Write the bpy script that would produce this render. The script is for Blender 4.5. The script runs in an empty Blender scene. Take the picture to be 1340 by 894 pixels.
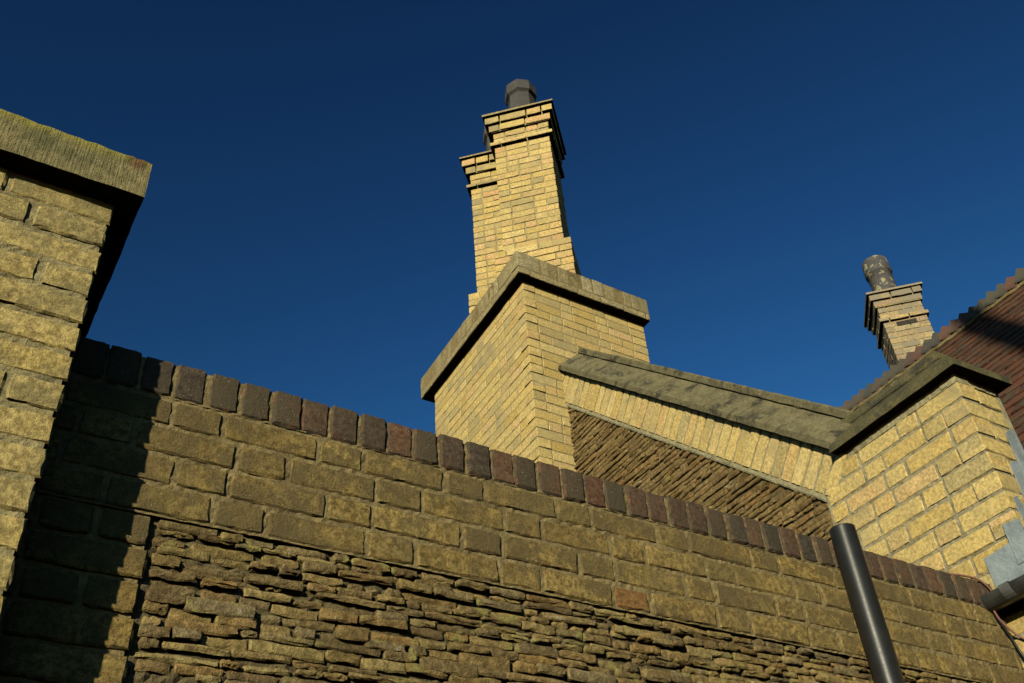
import bpy, bmesh, math, random
import numpy as np
from mathutils import Vector, Matrix

random.seed(7)
sc = bpy.context.scene
COL = sc.collection
R = math.radians
EYE = 1.6                                   # camera height above the ground

# ------------------------------------------------------------------ camera
YAW, PITCH, ROLL, FPX = R(34.288), R(38.905), R(-4.827), 1274.1
fw = Vector((math.sin(YAW)*math.cos(PITCH), math.cos(YAW)*math.cos(PITCH), math.sin(PITCH)))
r0 = Vector((math.cos(YAW), -math.sin(YAW), 0)); u0 = r0.cross(fw)
rt = r0*math.cos(ROLL) + u0*math.sin(ROLL); up = -r0*math.sin(ROLL) + u0*math.cos(ROLL)
cam = bpy.data.cameras.new('camera'); cam_o = bpy.data.objects.new('camera', cam); COL.objects.link(cam_o)
cam.sensor_width = 36; cam.lens = FPX/1340*36; cam.clip_start = .02; cam.clip_end = 3000
cam_o.matrix_world = Matrix(((rt.x, up.x, -fw.x, 0), (rt.y, up.y, -fw.y, 0), (rt.z, up.z, -fw.z, EYE), (0, 0, 0, 1)))
sc.camera = cam_o

# ------------------------------------------------------------------ light
SUN_EL, SUN_AZ = R(15), R(51.5)             # light travels towards +x,+y, azimuth counted from +y to +x
ldir = Vector((math.sin(SUN_AZ)*math.cos(SUN_EL), math.cos(SUN_AZ)*math.cos(SUN_EL), -math.sin(SUN_EL)))
sun = bpy.data.lights.new('sun', 'SUN'); sun.energy = 5.0; sun.angle = R(.55); sun.color = (1, .925, .67)
sun_o = bpy.data.objects.new('sun', sun); COL.objects.link(sun_o)
sun_o.rotation_euler = ldir.to_track_quat('-Z', 'Y').to_euler(); sun_o.location = (-6, -6, 9)
wd = bpy.data.worlds.new('World'); sc.world = wd; wd.use_nodes = True
nt = wd.node_tree; bg = nt.nodes['Background']; sky = nt.nodes.new('ShaderNodeTexSky')
sky.sky_type = 'NISHITA'; sky.sun_disc = False; sky.sun_elevation = SUN_EL
sky.sun_rotation = SUN_AZ + math.pi
sky.altitude = 0; sky.air_density = 2.3; sky.dust_density = 0.0; sky.ozone_density = 7.6
gm = nt.nodes.new('ShaderNodeGamma'); gm.inputs[1].default_value = 2.5      # the deep, polarised blue of the photograph
hs = nt.nodes.new('ShaderNodeHueSaturation'); hs.inputs['Hue'].default_value = .487; hs.inputs['Saturation'].default_value = .96; hs.inputs['Value'].default_value = .295
nt.links.new(sky.outputs[0], gm.inputs[0]); nt.links.new(gm.outputs[0], hs.inputs['Color']); nt.links.new(hs.outputs[0], bg.inputs[0])
bg.inputs[1].default_value = .05
sc.view_settings.view_transform = 'Standard'; sc.view_settings.look = 'None'
sc.cycles.diffuse_bounces = 0
sc.view_settings.exposure = .22; sc.view_settings.gamma = 1

# ------------------------------------------------------------------ materials
class NT:
    def __init__(s, name):
        s.m = bpy.data.materials.new(name); s.m.use_nodes = True
        s.t = s.m.node_tree; s.b = s.t.nodes['Principled BSDF']
        s.pos = s.t.nodes.new('ShaderNodeNewGeometry').outputs['Position']
        s.geo = s.t.nodes[-1]; s.rnd = None
    def n(s, kind, **kw):
        nd = s.t.nodes.new(kind)
        for k, v in kw.items():
            if k in nd.inputs.keys():
                if isinstance(v, bpy.types.NodeSocket): s.t.links.new(v, nd.inputs[k])
                else: nd.inputs[k].default_value = v
            else: setattr(nd, k, v)
        return nd
    def link(s, a, b): s.t.links.new(a, b)
    def noise(s, scale, detail=5, rough=.6, vec=None, dist=0):
        nd = s.n('ShaderNodeTexNoise', Scale=scale, Detail=detail, Roughness=rough, Distortion=dist)
        s.link(vec or s.pos, nd.inputs['Vector']); return nd.outputs[0]
    def math(s, op, a, b=None, c=None, clamp=False):
        nd = s.n('ShaderNodeMath', operation=op, use_clamp=clamp)
        for i, v in enumerate((a, b, c)):
            if v is None: continue
            if isinstance(v, bpy.types.NodeSocket): s.link(v, nd.inputs[i])
            else: nd.inputs[i].default_value = v
        return nd.outputs[0]
    def smooth(s, v, lo, hi):
        nd = s.n('ShaderNodeMapRange', interpolation_type='SMOOTHSTEP')
        s.link(v, nd.inputs[0]); nd.inputs[1].default_value = lo; nd.inputs[2].default_value = hi
        return nd.outputs[0]
    def mix(s, f, a, b, blend='MIX'):
        nd = s.n('ShaderNodeMix', data_type='RGBA', blend_type=blend)
        for sock, v in ((nd.inputs[0], f), (nd.inputs[6], a), (nd.inputs[7], b)):
            if isinstance(v, bpy.types.NodeSocket): s.link(v, sock)
            elif isinstance(v, (int, float)): sock.default_value = v
            else: sock.default_value = (*v, 1)
        return nd.outputs[2]
    def random(s):
        if s.rnd is None:
            oi = s.n('ShaderNodeObjectInfo').outputs['Random']
            s.rnd = s.math('FRACT', s.math('ADD', oi, s.math('MULTIPLY', s.geo.outputs['Random Per Island'], 7.31)))
        return s.rnd
    def rand2(s, k): return s.math('FRACT', s.math('MULTIPLY', s.random(), k))
    def ramp(s, f, cols, interp='LINEAR'):
        nd = s.n('ShaderNodeValToRGB'); cr = nd.color_ramp; cr.interpolation = interp
        while len(cr.elements) < len(cols): cr.elements.new(.5)
        for i, c in enumerate(cols):
            cr.elements[i].position = i/max(1, len(cols)-1); cr.elements[i].color = (*c, 1)
        s.link(f, nd.inputs[0]); return nd.outputs[0]
    def finish(s, col, rough=.92, spec=.15, bumps=(), metal=0):
        s.link(col, s.b.inputs['Base Color'])
        if isinstance(rough, bpy.types.NodeSocket): s.link(rough, s.b.inputs['Roughness'])
        else: s.b.inputs['Roughness'].default_value = rough
        s.b.inputs['Specular IOR Level'].default_value = spec; s.b.inputs['Metallic'].default_value = metal
        prev = None
        for h, dist in bumps:
            bn = s.n('ShaderNodeBump', Strength=1.0, Distance=dist)
            s.link(h, bn.inputs['Height'])
            if prev: s.link(prev, bn.inputs['Normal'])
            prev = bn.outputs[0]
        if prev: s.link(prev, s.b.inputs['Normal'])
        return s.m

def brick_mat(name, cols, dirt, dlo, dhi, pits=.5, fine=1.0, fresh=None, amp=1.0, grime=.35, own=.34):
    """fired brick: each brick its own tone, grime patches, pitting, specks"""
    s = NT(name)
    base = s.ramp(s.random(), cols)
    n1 = s.noise(7, 6, .62); n2 = s.noise(70, 6, .75); n3 = s.noise(230, 4, .65); n4 = s.noise(17, 6, .7, dist=.6)
    base = s.mix(s.smooth(n2, .34, .68), s.mix(1.0, base, (.64-.26*grime, .61-.26*grime, .56-.26*grime), 'MULTIPLY'), s.mix(1.0, base, (1.16+.18*grime, 1.12+.17*grime, 1.04+.12*grime), 'MULTIPLY'))
    base = s.mix(s.math('MULTIPLY', s.smooth(n4, .48, .72), .5*grime), base, s.mix(1.0, base, (.74, .60, .46), 'MULTIPLY'))
    gr = s.smooth(s.noise(9, 10, .80, dist=.5), .46, .58)
    base = s.mix(s.math('MULTIPLY', gr, .85*grime), base, dirt)
    ok = s.smooth(s.noise(19, 8, .75, dist=.4), .58, .66)
    base = s.mix(s.math('MULTIPLY', ok, .45*grime), base, fresh or cols[0])
    n1 = s.math('ADD', s.math('MULTIPLY', n1, .6), s.math('MULTIPLY', s.noise(2.3, 3, .5), .4))
    sh = s.math('ADD', n1, s.math('MULTIPLY', s.math('SUBTRACT', s.rand2(13.7), .5), own))
    sh = s.math('ADD', sh, s.math('MULTIPLY', s.math('SUBTRACT', n2, .5), .35))
    base = s.mix(s.smooth(sh, dlo, dhi), base, dirt)
    if fresh:                                                  # spalled spots where clean clay shows
        base = s.mix(s.math('MULTIPLY', s.smooth(n4, .66, .72), s.smooth(s.rand2(5.1), .45, .6)), base, fresh)
    pit = s.math('MAXIMUM', s.smooth(n3, .60, .70), s.math('MULTIPLY', s.smooth(s.noise(95, 5, .7), .64, .70), grime))
    base = s.mix(s.math('MULTIPLY', pit, pits), base, (.03, .024, .016))
    base = s.mix(s.math('MULTIPLY', s.smooth(s.noise(260, 2, .5), .70, .74), .6), base, (.55, .52, .42))
    h = s.math('SUBTRACT', s.math('MULTIPLY', n2, 1.0), s.math('MULTIPLY', pit, .25))
    return s.finish(base, .93, .12, ((n4, .0016*amp), (h, .0034*fine*amp), (n3, .0022*fine)))

YELLOW = [(.39, .31, .145), (.54, .42, .18), (.59, .445, .175), (.47, .345, .125), (.60, .48, .225), (.55, .38, .16), (.42, .35, .18), (.60, .46, .19), (.50, .365, .135), (.57, .41, .21)]
M = {}
M['house_brick'] = brick_mat('yellow_brick', YELLOW, (.28, .235, .13), .54, .80, .5, .85, grime=.26, own=.30)
M['far_brick'] = brick_mat('yellow_stack_brick', YELLOW + [(.55, .345, .17)], (.26, .21, .11), .54, .82, .5, 1.2, grime=.32, own=.42)
M['pink_brick'] = brick_mat('mixed_brick', [(.36, .25, .16), (.43, .33, .18), (.31, .225, .155), (.40, .34, .23), (.47, .36, .18)], (.21, .18, .13), .44, .68, .5, 1.0, grime=.6)
M['pier_brick'] = brick_mat('pier_brick', [(.45, .36, .16), (.50, .40, .17), (.38, .31, .145), (.53, .415, .17), (.47, .36, .13)], (.17, .145, .075), .54, .74, .6, 1.1, fresh=(.55, .42, .16), grime=.7, amp=1.4)
M['wall_brick'] = brick_mat('grimy_brick', [(.365, .27, .104), (.295, .218, .09), (.375, .285, .112), (.32, .235, .09), (.28, .212, .092), (.36, .255, .092)], (.135, .102, .048), .45, .68, .8, 1.5, fresh=(.46, .335, .12), grime=1.0, amp=2.0, own=.14)
M['red_brick'] = brick_mat('red_brick', [(.36, .17, .075), (.40, .22, .09)], (.36, .25, .10), .48, .6, .7, 2.2, amp=5)
M['coping_brick'] = brick_mat('dark_coping_brick', [(.085, .058, .042), (.150, .078, .050), (.056, .052, .045), (.165, .090, .058), (.060, .054, .048), (.115, .072, .050), (.048, .046, .042), (.135, .074, .050)], (.070, .056, .036), .46, .72, .4, 1.0, grime=.45)
M['small_brick_vent'] = brick_mat('vent_dark', [(.05, .045, .04), (.04, .036, .032)], (.03, .03, .025), .4, .7)

def stone_mat(name, cols, lichen=.5):
    s = NT(name)
    base = s.ramp(s.random(), cols)
    n1 = s.noise(14, 6, .65); n2 = s.noise(55, 6, .7); n3 = s.noise(230, 3, .6)
    base = s.mix(s.smooth(n2, .3, .75), s.mix(1.0, base, (.48, .46, .42), 'MULTIPLY'), s.mix(1.0, base, (1.4, 1.34, 1.2), 'MULTIPLY'))
    base = s.mix(s.math('MULTIPLY', s.smooth(s.noise(4, 4, .6), .42, .62), .5), base, s.mix(1.0, base, (.55, .50, .45), 'MULTIPLY'))
    base = s.mix(s.math('MULTIPLY', s.smooth(n1, .56, .66), lichen*.8), base, (.29, .255, .085))
    l2 = s.noise(9, 5, .65, dist=.8)
    base = s.mix(s.math('MULTIPLY', s.math('MULTIPLY', s.smooth(l2, .62, .68), s.smooth(n2, .44, .54)), lichen*.8), base, (.52, .49, .37))
    base = s.mix(s.math('MULTIPLY', s.smooth(n3, .6, .72), .45), base, (.03, .022, .014))
    return s.finish(base, .95, .08, ((n1, .005), (n2, .010), (n3, .0045)))
M['stone'] = stone_mat('brown_rubble_stone', [(.28, .205, .095), (.19, .145, .08), (.35, .26, .115), (.22, .18, .11), (.33, .22, .09), (.17, .13, .075), (.36, .29, .135), (.26, .18, .082)], 1.0)
M['gable_stone'] = stone_mat('gable_rubble_stone', [(.22, .155, .075), (.27, .195, .095), (.18, .125, .06), (.31, .225, .105), (.24, .17, .08), (.28, .17, .075)], .35)

def plain_stone(name, c1, c2, c3, scale=9, tool=False, lich=None):
    s = NT(name)
    n1 = s.noise(scale, 6, .65); n2 = s.noise(60, 6, .7); n3 = s.noise(240, 3, .6)
    base = s.mix(s.smooth(n1, .35, .68), c1, c2)
    base = s.mix(s.smooth(s.noise(scale*.6, 6, .65, dist=.6), .50, .66), base, c3)
    base = s.mix(s.smooth(n2, .3, .8), s.mix(1.0, base, (.66, .66, .62), 'MULTIPLY'), s.mix(1.0, base, (1.22, 1.2, 1.14), 'MULTIPLY'))
    bumps = [(n1, .004), (n2, .0045), (n3, .002)]
    if lich:
        l = s.smooth(s.noise(22, 5, .65, dist=.7), .64, .69)
        base = s.mix(s.math('MULTIPLY', l, .75), base, lich)
    if tool:                                                    # mason's vertical tooling
        mp = s.n('ShaderNodeMapping'); s.link(s.pos, mp.inputs[0]); mp.inputs['Scale'].default_value = (1, .15, .05)
        w = s.noise(240, 2, .5, vec=mp.outputs[0])
        base = s.mix(s.math('MULTIPLY', s.smooth(w, .42, .62), .22), base, (.12, .10, .06))
        bumps.append((w, .0035))
        mp2 = s.n('ShaderNodeSeparateXYZ'); s.link(s.pos, mp2.inputs[0])
        edge = s.smooth(s.math('ADD', mp2.outputs[2], s.math('MULTIPLY', n1, .05)), EYE+1.868, EYE+1.905)
        base = s.mix(s.math('MULTIPLY', edge, .8), base, (.27, .235, .05))
        spot = s.math('MULTIPLY', s.smooth(mp2.outputs[0], .105, .135), s.math('SUBTRACT', 1.0, s.smooth(mp2.outputs[0], .14, .168)))
        spot = s.math('MULTIPLY', spot, s.smooth(mp2.outputs[2], EYE+1.825, EYE+1.86))
        base = s.mix(s.math('MULTIPLY', spot, .75), base, (.10, .035, .028))
    return s.finish(base, .93, .12, bumps)
M['cap_stone'] = plain_stone('tooled_cap_stone', (.27, .225, .115), (.19, .17, .085), (.13, .125, .06), 8, True)
M['coping_stone'] = plain_stone('weathered_coping_stone', (.175, .152, .088), (.118, .104, .062), (.050, .046, .036), 13, lich=(.27, .25, .165))
M['kneeler_stone'] = plain_stone('mossy_kneeler_stone', (.135, .118, .06), (.10, .09, .05), (.062, .06, .044), 12, lich=(.18, .165, .095))
M['slab_brick'] = brick_mat('slab_brick', [(.37, .31, .175), (.33, .275, .15), (.39, .33, .19), (.35, .29, .155), (.44, .39, .26)], (.20, .17, .095), .46, .72, .6, 1.2, grime=.8, own=.15)
M['mortar'] = plain_stone('lime_mortar', (.265, .205, .105), (.21, .16, .08), (.145, .11, .056), 12)
M['fillet'] = plain_stone('pale_mortar_fillet', (.36, .32, .205), (.29, .255, .16), (.22, .19, .12), 18)
M['house_mortar'] = plain_stone('house_mortar', (.38, .31, .165), (.32, .255, .13), (.25, .205, .115), 16)
M['kneeler_mortar'] = plain_stone('grey_kneeler_mortar', (.35, .31, .205), (.28, .245, .16), (.20, .175, .11), 16)
M['pier_mortar'] = plain_stone('buff_pier_mortar', (.34, .285, .155), (.27, .225, .12), (.19, .16, .09), 16)
M['panel_mortar'] = plain_stone('dark_bedding', (.15, .12, .065), (.11, .085, .05), (.07, .055, .034), 16)
M['ground'] = plain_stone('earth_and_grass', (.045, .05, .02), (.06, .055, .03), (.035, .04, .018), 2)

def tile_mat():
    s = NT('clay_roof_tile')
    base = s.ramp(s.random(), [(.105, .044, .025), (.06, .034, .023), (.135, .054, .028), (.048, .034, .025), (.088, .040, .026), (.115, .047, .026), (.056, .038, .027)])
    n1 = s.noise(12, 5, .65); n2 = s.noise(70, 5, .7)
    base = s.mix(s.smooth(n1, .5, .72), base, (.075, .07, .045))
    base = s.mix(s.smooth(s.noise(30, 4, .6), .70, .74), base, (.42, .40, .32))
    return s.finish(base, .9, .15, ((n1, .006), (n2, .005)))
M['tile'] = tile_mat()
def ridge_mat():
    s = NT('ridge_tile_clay')
    base = s.ramp(s.random(), [(.055, .052, .042), (.075, .06, .045), (.06, .057, .045), (.11, .052, .038), (.05, .05, .045), (.07, .062, .045)])
    n1 = s.noise(25, 5, .65)
    base = s.mix(s.smooth(n1, .55, .7), base, (.085, .085, .05))
    return s.finish(base, .9, .12, ((n1, .006),))
M['ridge'] = ridge_mat()
def pot_mat(name, c, lich=None):
    s = NT(name)
    n1 = s.noise(14, 5, .6)
    base = s.mix(s.smooth(n1, .35, .7), c, [x*.72 for x in c])
    if lich:
        l = s.smooth(s.noise(15, 6, .65, dist=.2), .545, .60)
        base = s.mix(s.math('MULTIPLY', l, .8), base, lich)
        base = s.mix(s.math('MULTIPLY', s.smooth(s.noise(40, 4, .6), .6, .7), .4), base, (.2, .2, .17))
    return s.finish(base, .75, .25, ((n1, .006), (s.noise(90, 3), .002)))
M['pot'] = pot_mat('dark_grey_pot', (.062, .058, .054))
M['pot_lichen'] = pot_mat('lichened_pot', (.075, .07, .07), (.33, .30, .17))
def metal_like(name, c, c2, rough, spec=.5, scale=12, b=.003, metal=0):
    s = NT(name); n1 = s.noise(scale, 5, .6); n2 = s.noise(scale*9, 4, .6)
    base = s.mix(s.smooth(n1, .35, .7), c, c2)
    r = s.n('ShaderNodeMapRange'); s.link(n2, r.inputs[0]); r.inputs[3].default_value = rough-.08; r.inputs[4].default_value = rough+.12
    return s.finish(base, r.outputs[0], spec, ((n1, b), (n2, b*.2)), metal)
M['plastic'] = metal_like('black_plastic', (.012, .012, .012), (.016, .016, .015), .38, .30, 20, .0002)
M['gutter'] = metal_like('grey_black_gutter', (.022, .022, .022), (.045, .045, .042), .32, .5, 14, .001)
M['gutter_end'] = metal_like('grey_gutter_collar', (.10, .10, .095), (.065, .065, .06), .4, .5, 20, .001)
M['lead'] = metal_like('weathered_lead', (.235, .27, .29), (.16, .185, .20), .55, .35, 14, .010)
M['apron'] = metal_like('pale_fillet', (.25, .25, .215), (.17, .17, .145), .8, .2, 25, .004)
M['white'] = metal_like('white_plastic', (.7, .7, .66), (.55, .55, .5), .5, .4)
M['pink_cable'] = metal_like('pink_cable', (.22, .10, .075), (.16, .08, .06), .6, .3)
M['wood'] = metal_like('weathered_pole_wood', (.14, .10, .065), (.09, .07, .05), .85, .2)

# ------------------------------------------------------------------ object helpers
BASE = {}
def thing(name, label, cat, loc, group=None):
    o = bpy.data.objects.new(name, None); COL.objects.link(o); o.empty_display_size = .2
    o.location = (loc[0], loc[1], loc[2]+EYE); BASE[o.name] = Vector((loc[0], loc[1], loc[2]+EYE))
    o['label'] = label; o['category'] = cat
    if group: o['group'] = group
    return o
def mesh_of(name, verts, faces, mat, smooth=False):
    me = bpy.data.meshes.new(name); me.from_pydata([tuple(v) for v in verts], [], faces)
    bm = bmesh.new(); bm.from_mesh(me); bmesh.ops.recalc_face_normals(bm, faces=bm.faces); bm.to_mesh(me); bm.free()
    me.materials.append(mat)
    if smooth: me.polygons.foreach_set('use_smooth', [True]*len(me.polygons))
    return me
def part(name, parent, verts, faces, mat, smooth=False, label=None):
    """a mesh whose vertices are given in camera-origin coordinates (z counted from the eye)"""
    b = BASE[parent.name]
    me = mesh_of(name, [(v[0]-b.x, v[1]-b.y, v[2]+EYE-b.z) for v in verts], faces, mat, smooth)
    o = bpy.data.objects.new(name, me); COL.objects.link(o); o.parent = parent; BASE[o.name] = b
    if label: o['label'] = label
    return o

class Frame:
    """a flat face: origin, U along it, W up it, N outward"""
    def __init__(s, O, U, N, W=(0, 0, 1)):
        s.O = Vector(O); s.U = Vector(U).normalized(); s.N = Vector(N).normalized(); s.W = Vector(W).normalized()
    def p(s, u, w, out=0): return s.O + s.U*u + s.W*w + s.N*out
    def mat(s, u, w, out=0, rot=0, tilt=0):
        m = Matrix((s.U, -s.N, s.W)).transposed().to_4x4()
        m = Matrix.Translation(s.p(u, w, out)) @ m
        if rot: m = m @ Matrix.Rotation(rot, 4, 'Y')
        if tilt: m = m @ Matrix.Rotation(tilt, 4, 'X')
        return m

CACHE = {}
def pset(idx, nx, nz): return {v for (i, j), v in idx.items() if i in (0, nx) or j in (0, nz)}
def on_rim(a, b, nx, nz):
    ia, ja, ib, jb = a % (nx+1), a//(nx+1), b % (nx+1), b//(nx+1)
    return (ia == ib and ia in (0, nx)) or (ja == jb and ja in (0, nz))
def piece(L, D, H, bev=.004, jit=.0015, nx=4, nz=2, bulge=0, var=0, smooth=False):
    """rough block, front face at y=0, body towards +y, centred in x and z"""
    L, D, H = round(L, 2) if L > .06 else round(L, 3), round(D, 3), round(H, 3)
    k = (L, D, H, bev, jit, nx, nz, bulge, var, smooth)
    if k in CACHE: return CACHE[k]
    rg = random.Random(hash(k)); V = []; F = []
    g = lambda a: rg.uniform(-a, a)
    idx = {}
    for j in range(nz+1):
        for i in range(nx+1):
            fx, fz = i/nx*2-1, j/nz*2-1
            edge = i in (0, nx) or j in (0, nz)
            x = fx*(L/2-bev) + g(jit*(1 if edge else 2)); z = fz*(H/2-bev) + g(jit*(1 if edge else 2))
            y = g(jit*(.8 if smooth else .35)) - bulge*(1-abs(fx)**2.5)*(1-abs(fz)**2) + (abs(g(jit*(1.5 if smooth else .8))) if edge else 0)
            idx[i, j] = len(V); V.append((x, y, z))
    per = [(i, 0) for i in range(nx)] + [(nx, j) for j in range(nz)] + [(i, nz) for i in range(nx, 0, -1)] + [(0, j) for j in range(nz, 0, -1)]
    for j in range(nz):
        for i in range(nx): F.append((idx[i, j], idx[i+1, j], idx[i+1, j+1], idx[i, j+1]))
    r1 = []; r2 = []
    for (i, j) in per:
        fx, fz = i/nx*2-1, j/nz*2-1
        cut = .35*bev if (i in (0, nx) and j in (0, nz)) else 0
        x = fx*(L/2-cut) + g(jit); z = fz*(H/2-cut) + g(jit)
        r1.append(len(V)); V.append((x, bev+abs(g(jit)), z)); r2.append(len(V)); V.append((x, D, z))
    n = len(per)
    for q in range(n):
        a, b = per[q], per[(q+1) % n]
        F.append((idx[b], idx[a], r1[q], r1[(q+1) % n])); F.append((r1[(q+1) % n], r1[q], r2[q], r2[(q+1) % n]))
    F.append(tuple(reversed(r2)))
    me = bpy.data.meshes.new('piece'); me.from_pydata(V, [], F)
    me.polygons.foreach_set('use_smooth', [i < nx*nz or smooth for i in range(len(me.polygons))])
    fset = [set(idx.values()), set(r1)]
    for e in me.edges:                                  # crisp arrises round the face
        a, b = e.vertices
        if (a in fset[1] and b in fset[1]) or (len({a, b} & pset(idx, nx, nz)) == 2 and abs(a-b) in (1, nx+1) and on_rim(a, b, nx, nz)): e.use_edge_sharp = True
    CACHE[k] = me; return me

def pix(P):
    d = P.dot(fw)
    if d <= .05: return None
    return 670+FPX*P.dot(rt)/d, 447-FPX*P.dot(up)/d, d

class Pieces:
    """collects blocks; the ones that show largest become objects, the rest one mesh"""
    def __init__(s, name, restname, limit=290): s.L = []; s.name = name; s.rest = restname; s.limit = limit
    def add(s, parent, fr, u, w, me, mat, out=0, rot=0, tilt=0, vis=True, size=(.2, .07), name=None, sx=1, sz=1):
        m = fr.mat(u, w, out, rot, tilt)
        if sx != 1 or sz != 1: m = m @ Matrix.Diagonal((sx, 1, sz, 1))
        c = m.translation; q = pix(c); a = 0
        n = -(m.to_3x3() @ Vector((0, 1, 0)))
        if vis and q and -60 < q[0] < 1400 and -60 < q[1] < 954:
            a = size[0]*size[1]*abs(n.dot(c))/(c.length*q[2]**2)
            if n.dot(c) > 0: a *= .02
        s.L.append((a, len(s.L), parent, m, me, mat, name))
    def flush(s):
        s.L.sort(key=lambda t: (-t[0], t[1]))
        out = []; rest = {}
        for k, (a, _, parent, m, me, mat, nm) in enumerate(s.L):
            if k < s.limit and a > 0:
                if mat.name not in [x.name for x in me.materials if x]:
                    key = (me.name, mat.name)
                    if len(me.materials) == 0: me.materials.append(mat)
                    else:
                        if key not in CACHE:
                            c = me.copy(); c.materials.clear(); c.materials.append(mat); CACHE[key] = c
                        me = CACHE[key]
                o = bpy.data.objects.new(nm or s.name, me); COL.objects.link(o); o.parent = parent
                b = BASE[parent.name]
                o.matrix_local = Matrix.Translation((-b.x, -b.y, EYE-b.z)) @ m; out.append(o)
            else: rest.setdefault((parent.name, mat.name), []).append((parent, m, me, mat))
        for (pn, mn), lst in rest.items():
            V = []; F = []; sm = False
            b = BASE[pn]
            for parent, m, me, mat in lst:
                k = len(V); mm = Matrix.Translation((-b.x, -b.y, EYE-b.z)) @ m
                V += [tuple(mm @ v.co) for v in me.vertices]; F += [tuple(i+k for i in f.vertices) for f in me.polygons]
                sm = sm or me.polygons[-1].use_smooth
            mm = bpy.data.meshes.new(s.rest); mm.from_pydata(V, [], F); mm.materials.append(lst[0][3])
            if sm: mm.polygons.foreach_set('use_smooth', [True]*len(mm.polygons))
            o = bpy.data.objects.new(s.rest, mm); COL.objects.link(o); o.parent = lst[0][0]; o['kind'] = 'stuff'
        return out

def box_vf(x0, x1, y0, y1, z0, z1):
    v = [(x, y, z) for z in (z0, z1) for y in (y0, y1) for x in (x0, x1)]
    return v, [(0, 1, 3, 2), (4, 6, 7, 5), (0, 4, 5, 1), (2, 3, 7, 6), (0, 2, 6, 4), (1, 5, 7, 3)]
def fbox(fr, u0, u1, w0, w1, o0, o1):
    """box in a frame: u, w and outward ranges"""
    v = [fr.p(u, w, o) for w in (w0, w1) for o in (o1, o0) for u in (u0, u1)]
    return v, [(0, 1, 3, 2), (4, 6, 7, 5), (0, 4, 5, 1), (2, 3, 7, 6), (0, 2, 6, 4), (1, 5, 7, 3)]
def join(*vfs):
    V = []; F = []
    for v, f in vfs:
        k = len(V); V += list(v); F += [tuple(i+k for i in q) for q in f]
    return V, F
def rough_sheet(fr, u0, u1, w0, w1, cell, jit, out, seed, back=.1, skip=None):
    """bedding between the pieces: an uneven sheet with a closed back"""
    rg = random.Random(seed); nu = max(2, int((u1-u0)/cell)); nw = max(2, int((w1-w0)/cell)); V = []; F = []
    for j in range(nw+1):
        for i in range(nu+1):
            V.append(fr.p(u0+(u1-u0)*i/nu, w0+(w1-w0)*j/nw, out+rg.triangular(-jit, jit, 0)))
    a = lambda i, j: j*(nu+1)+i
    for j in range(nw):
        for i in range(nu): F.append((a(i, j), a(i+1, j), a(i+1, j+1), a(i, j+1)))
    k = len(V); V += [fr.p(u0, w0, out-back), fr.p(u1, w0, out-back), fr.p(u1, w1, out-back), fr.p(u0, w1, out-back)]
    F.append((k+3, k+2, k+1, k))
    F.append(tuple([a(i, 0) for i in range(nu, -1, -1)]+[k, k+1])); F.append(tuple([a(i, nw) for i in range(nu+1)]+[k+2, k+3]))
    F.append(tuple([a(0, j) for j in range(nw+1)]+[k+3, k])); F.append(tuple([a(nu, j) for j in range(nw, -1, -1)]+[k+1, k+2]))
    return V, F
def tube(pts, r, n=10, taper=None):
    V = []; F = []; pts = [Vector(q) for q in pts]
    for i, q in enumerate(pts):
        d = (pts[min(i+1, len(pts)-1)]-pts[max(i-1, 0)]).normalized()
        a = d.orthogonal().normalized() if i == 0 else (a - d*a.dot(d)).normalized()
        b = d.cross(a); rr = r if taper is None else r+(taper-r)*i/(len(pts)-1)
        V += [q+(a*math.cos(t*2*math.pi/n)+b*math.sin(t*2*math.pi/n))*rr for t in range(n)]
    for i in range(len(pts)-1):
        for t in range(n): F.append((i*n+t, i*n+(t+1) % n, (i+1)*n+(t+1) % n, (i+1)*n+t))
    F.append(tuple(range(n-1, -1, -1))); F.append(tuple((len(pts)-1)*n+t for t in range(n)))
    return V, F
def lathe(cx, cy, prof, n, ph=0, jit=0):
    V = []; F = []; rg = random.Random(3)
    for r, z in prof: V += [(cx+r*math.cos(ph+2*math.pi*t/n), cy+r*math.sin(ph+2*math.pi*t/n), z+rg.uniform(-jit, jit)) for t in range(n)]
    for i in range(len(prof)-1):
        for t in range(n): F.append((i*n+t, i*n+(t+1) % n, (i+1)*n+(t+1) % n, (i+1)*n+t))
    return V, F

def flemish(length, start, rg, js=.010, S=.215, H=.1025):
    """brick spans of one course from u=start to u=length"""
    out = []; u = start; k = rg.random() < .5
    while u < length-.02:
        L = (S if k else H)*rg.uniform(.97, 1.03)
        if length-(u+L) < .055: L = length-u
        out.append((u, min(u+L, length))); u += L+js*rg.uniform(.8, 1.3); k = not k
    return out

# ------------------------------------------------------------------ ground
def ground():
    v = [(-400, -400, -EYE), (400, -400, -EYE), (400, 400, -EYE), (-400, 400, -EYE)]
    me = mesh_of('ground', [(a, b, c+EYE) for a, b, c in v], [(0, 1, 2, 3)], M['ground'])
    o = bpy.data.objects.new('ground', me); COL.objects.link(o); o['kind'] = 'structure'; o['label'] = 'rough grass and earth in front of the wall'
ground()

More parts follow.
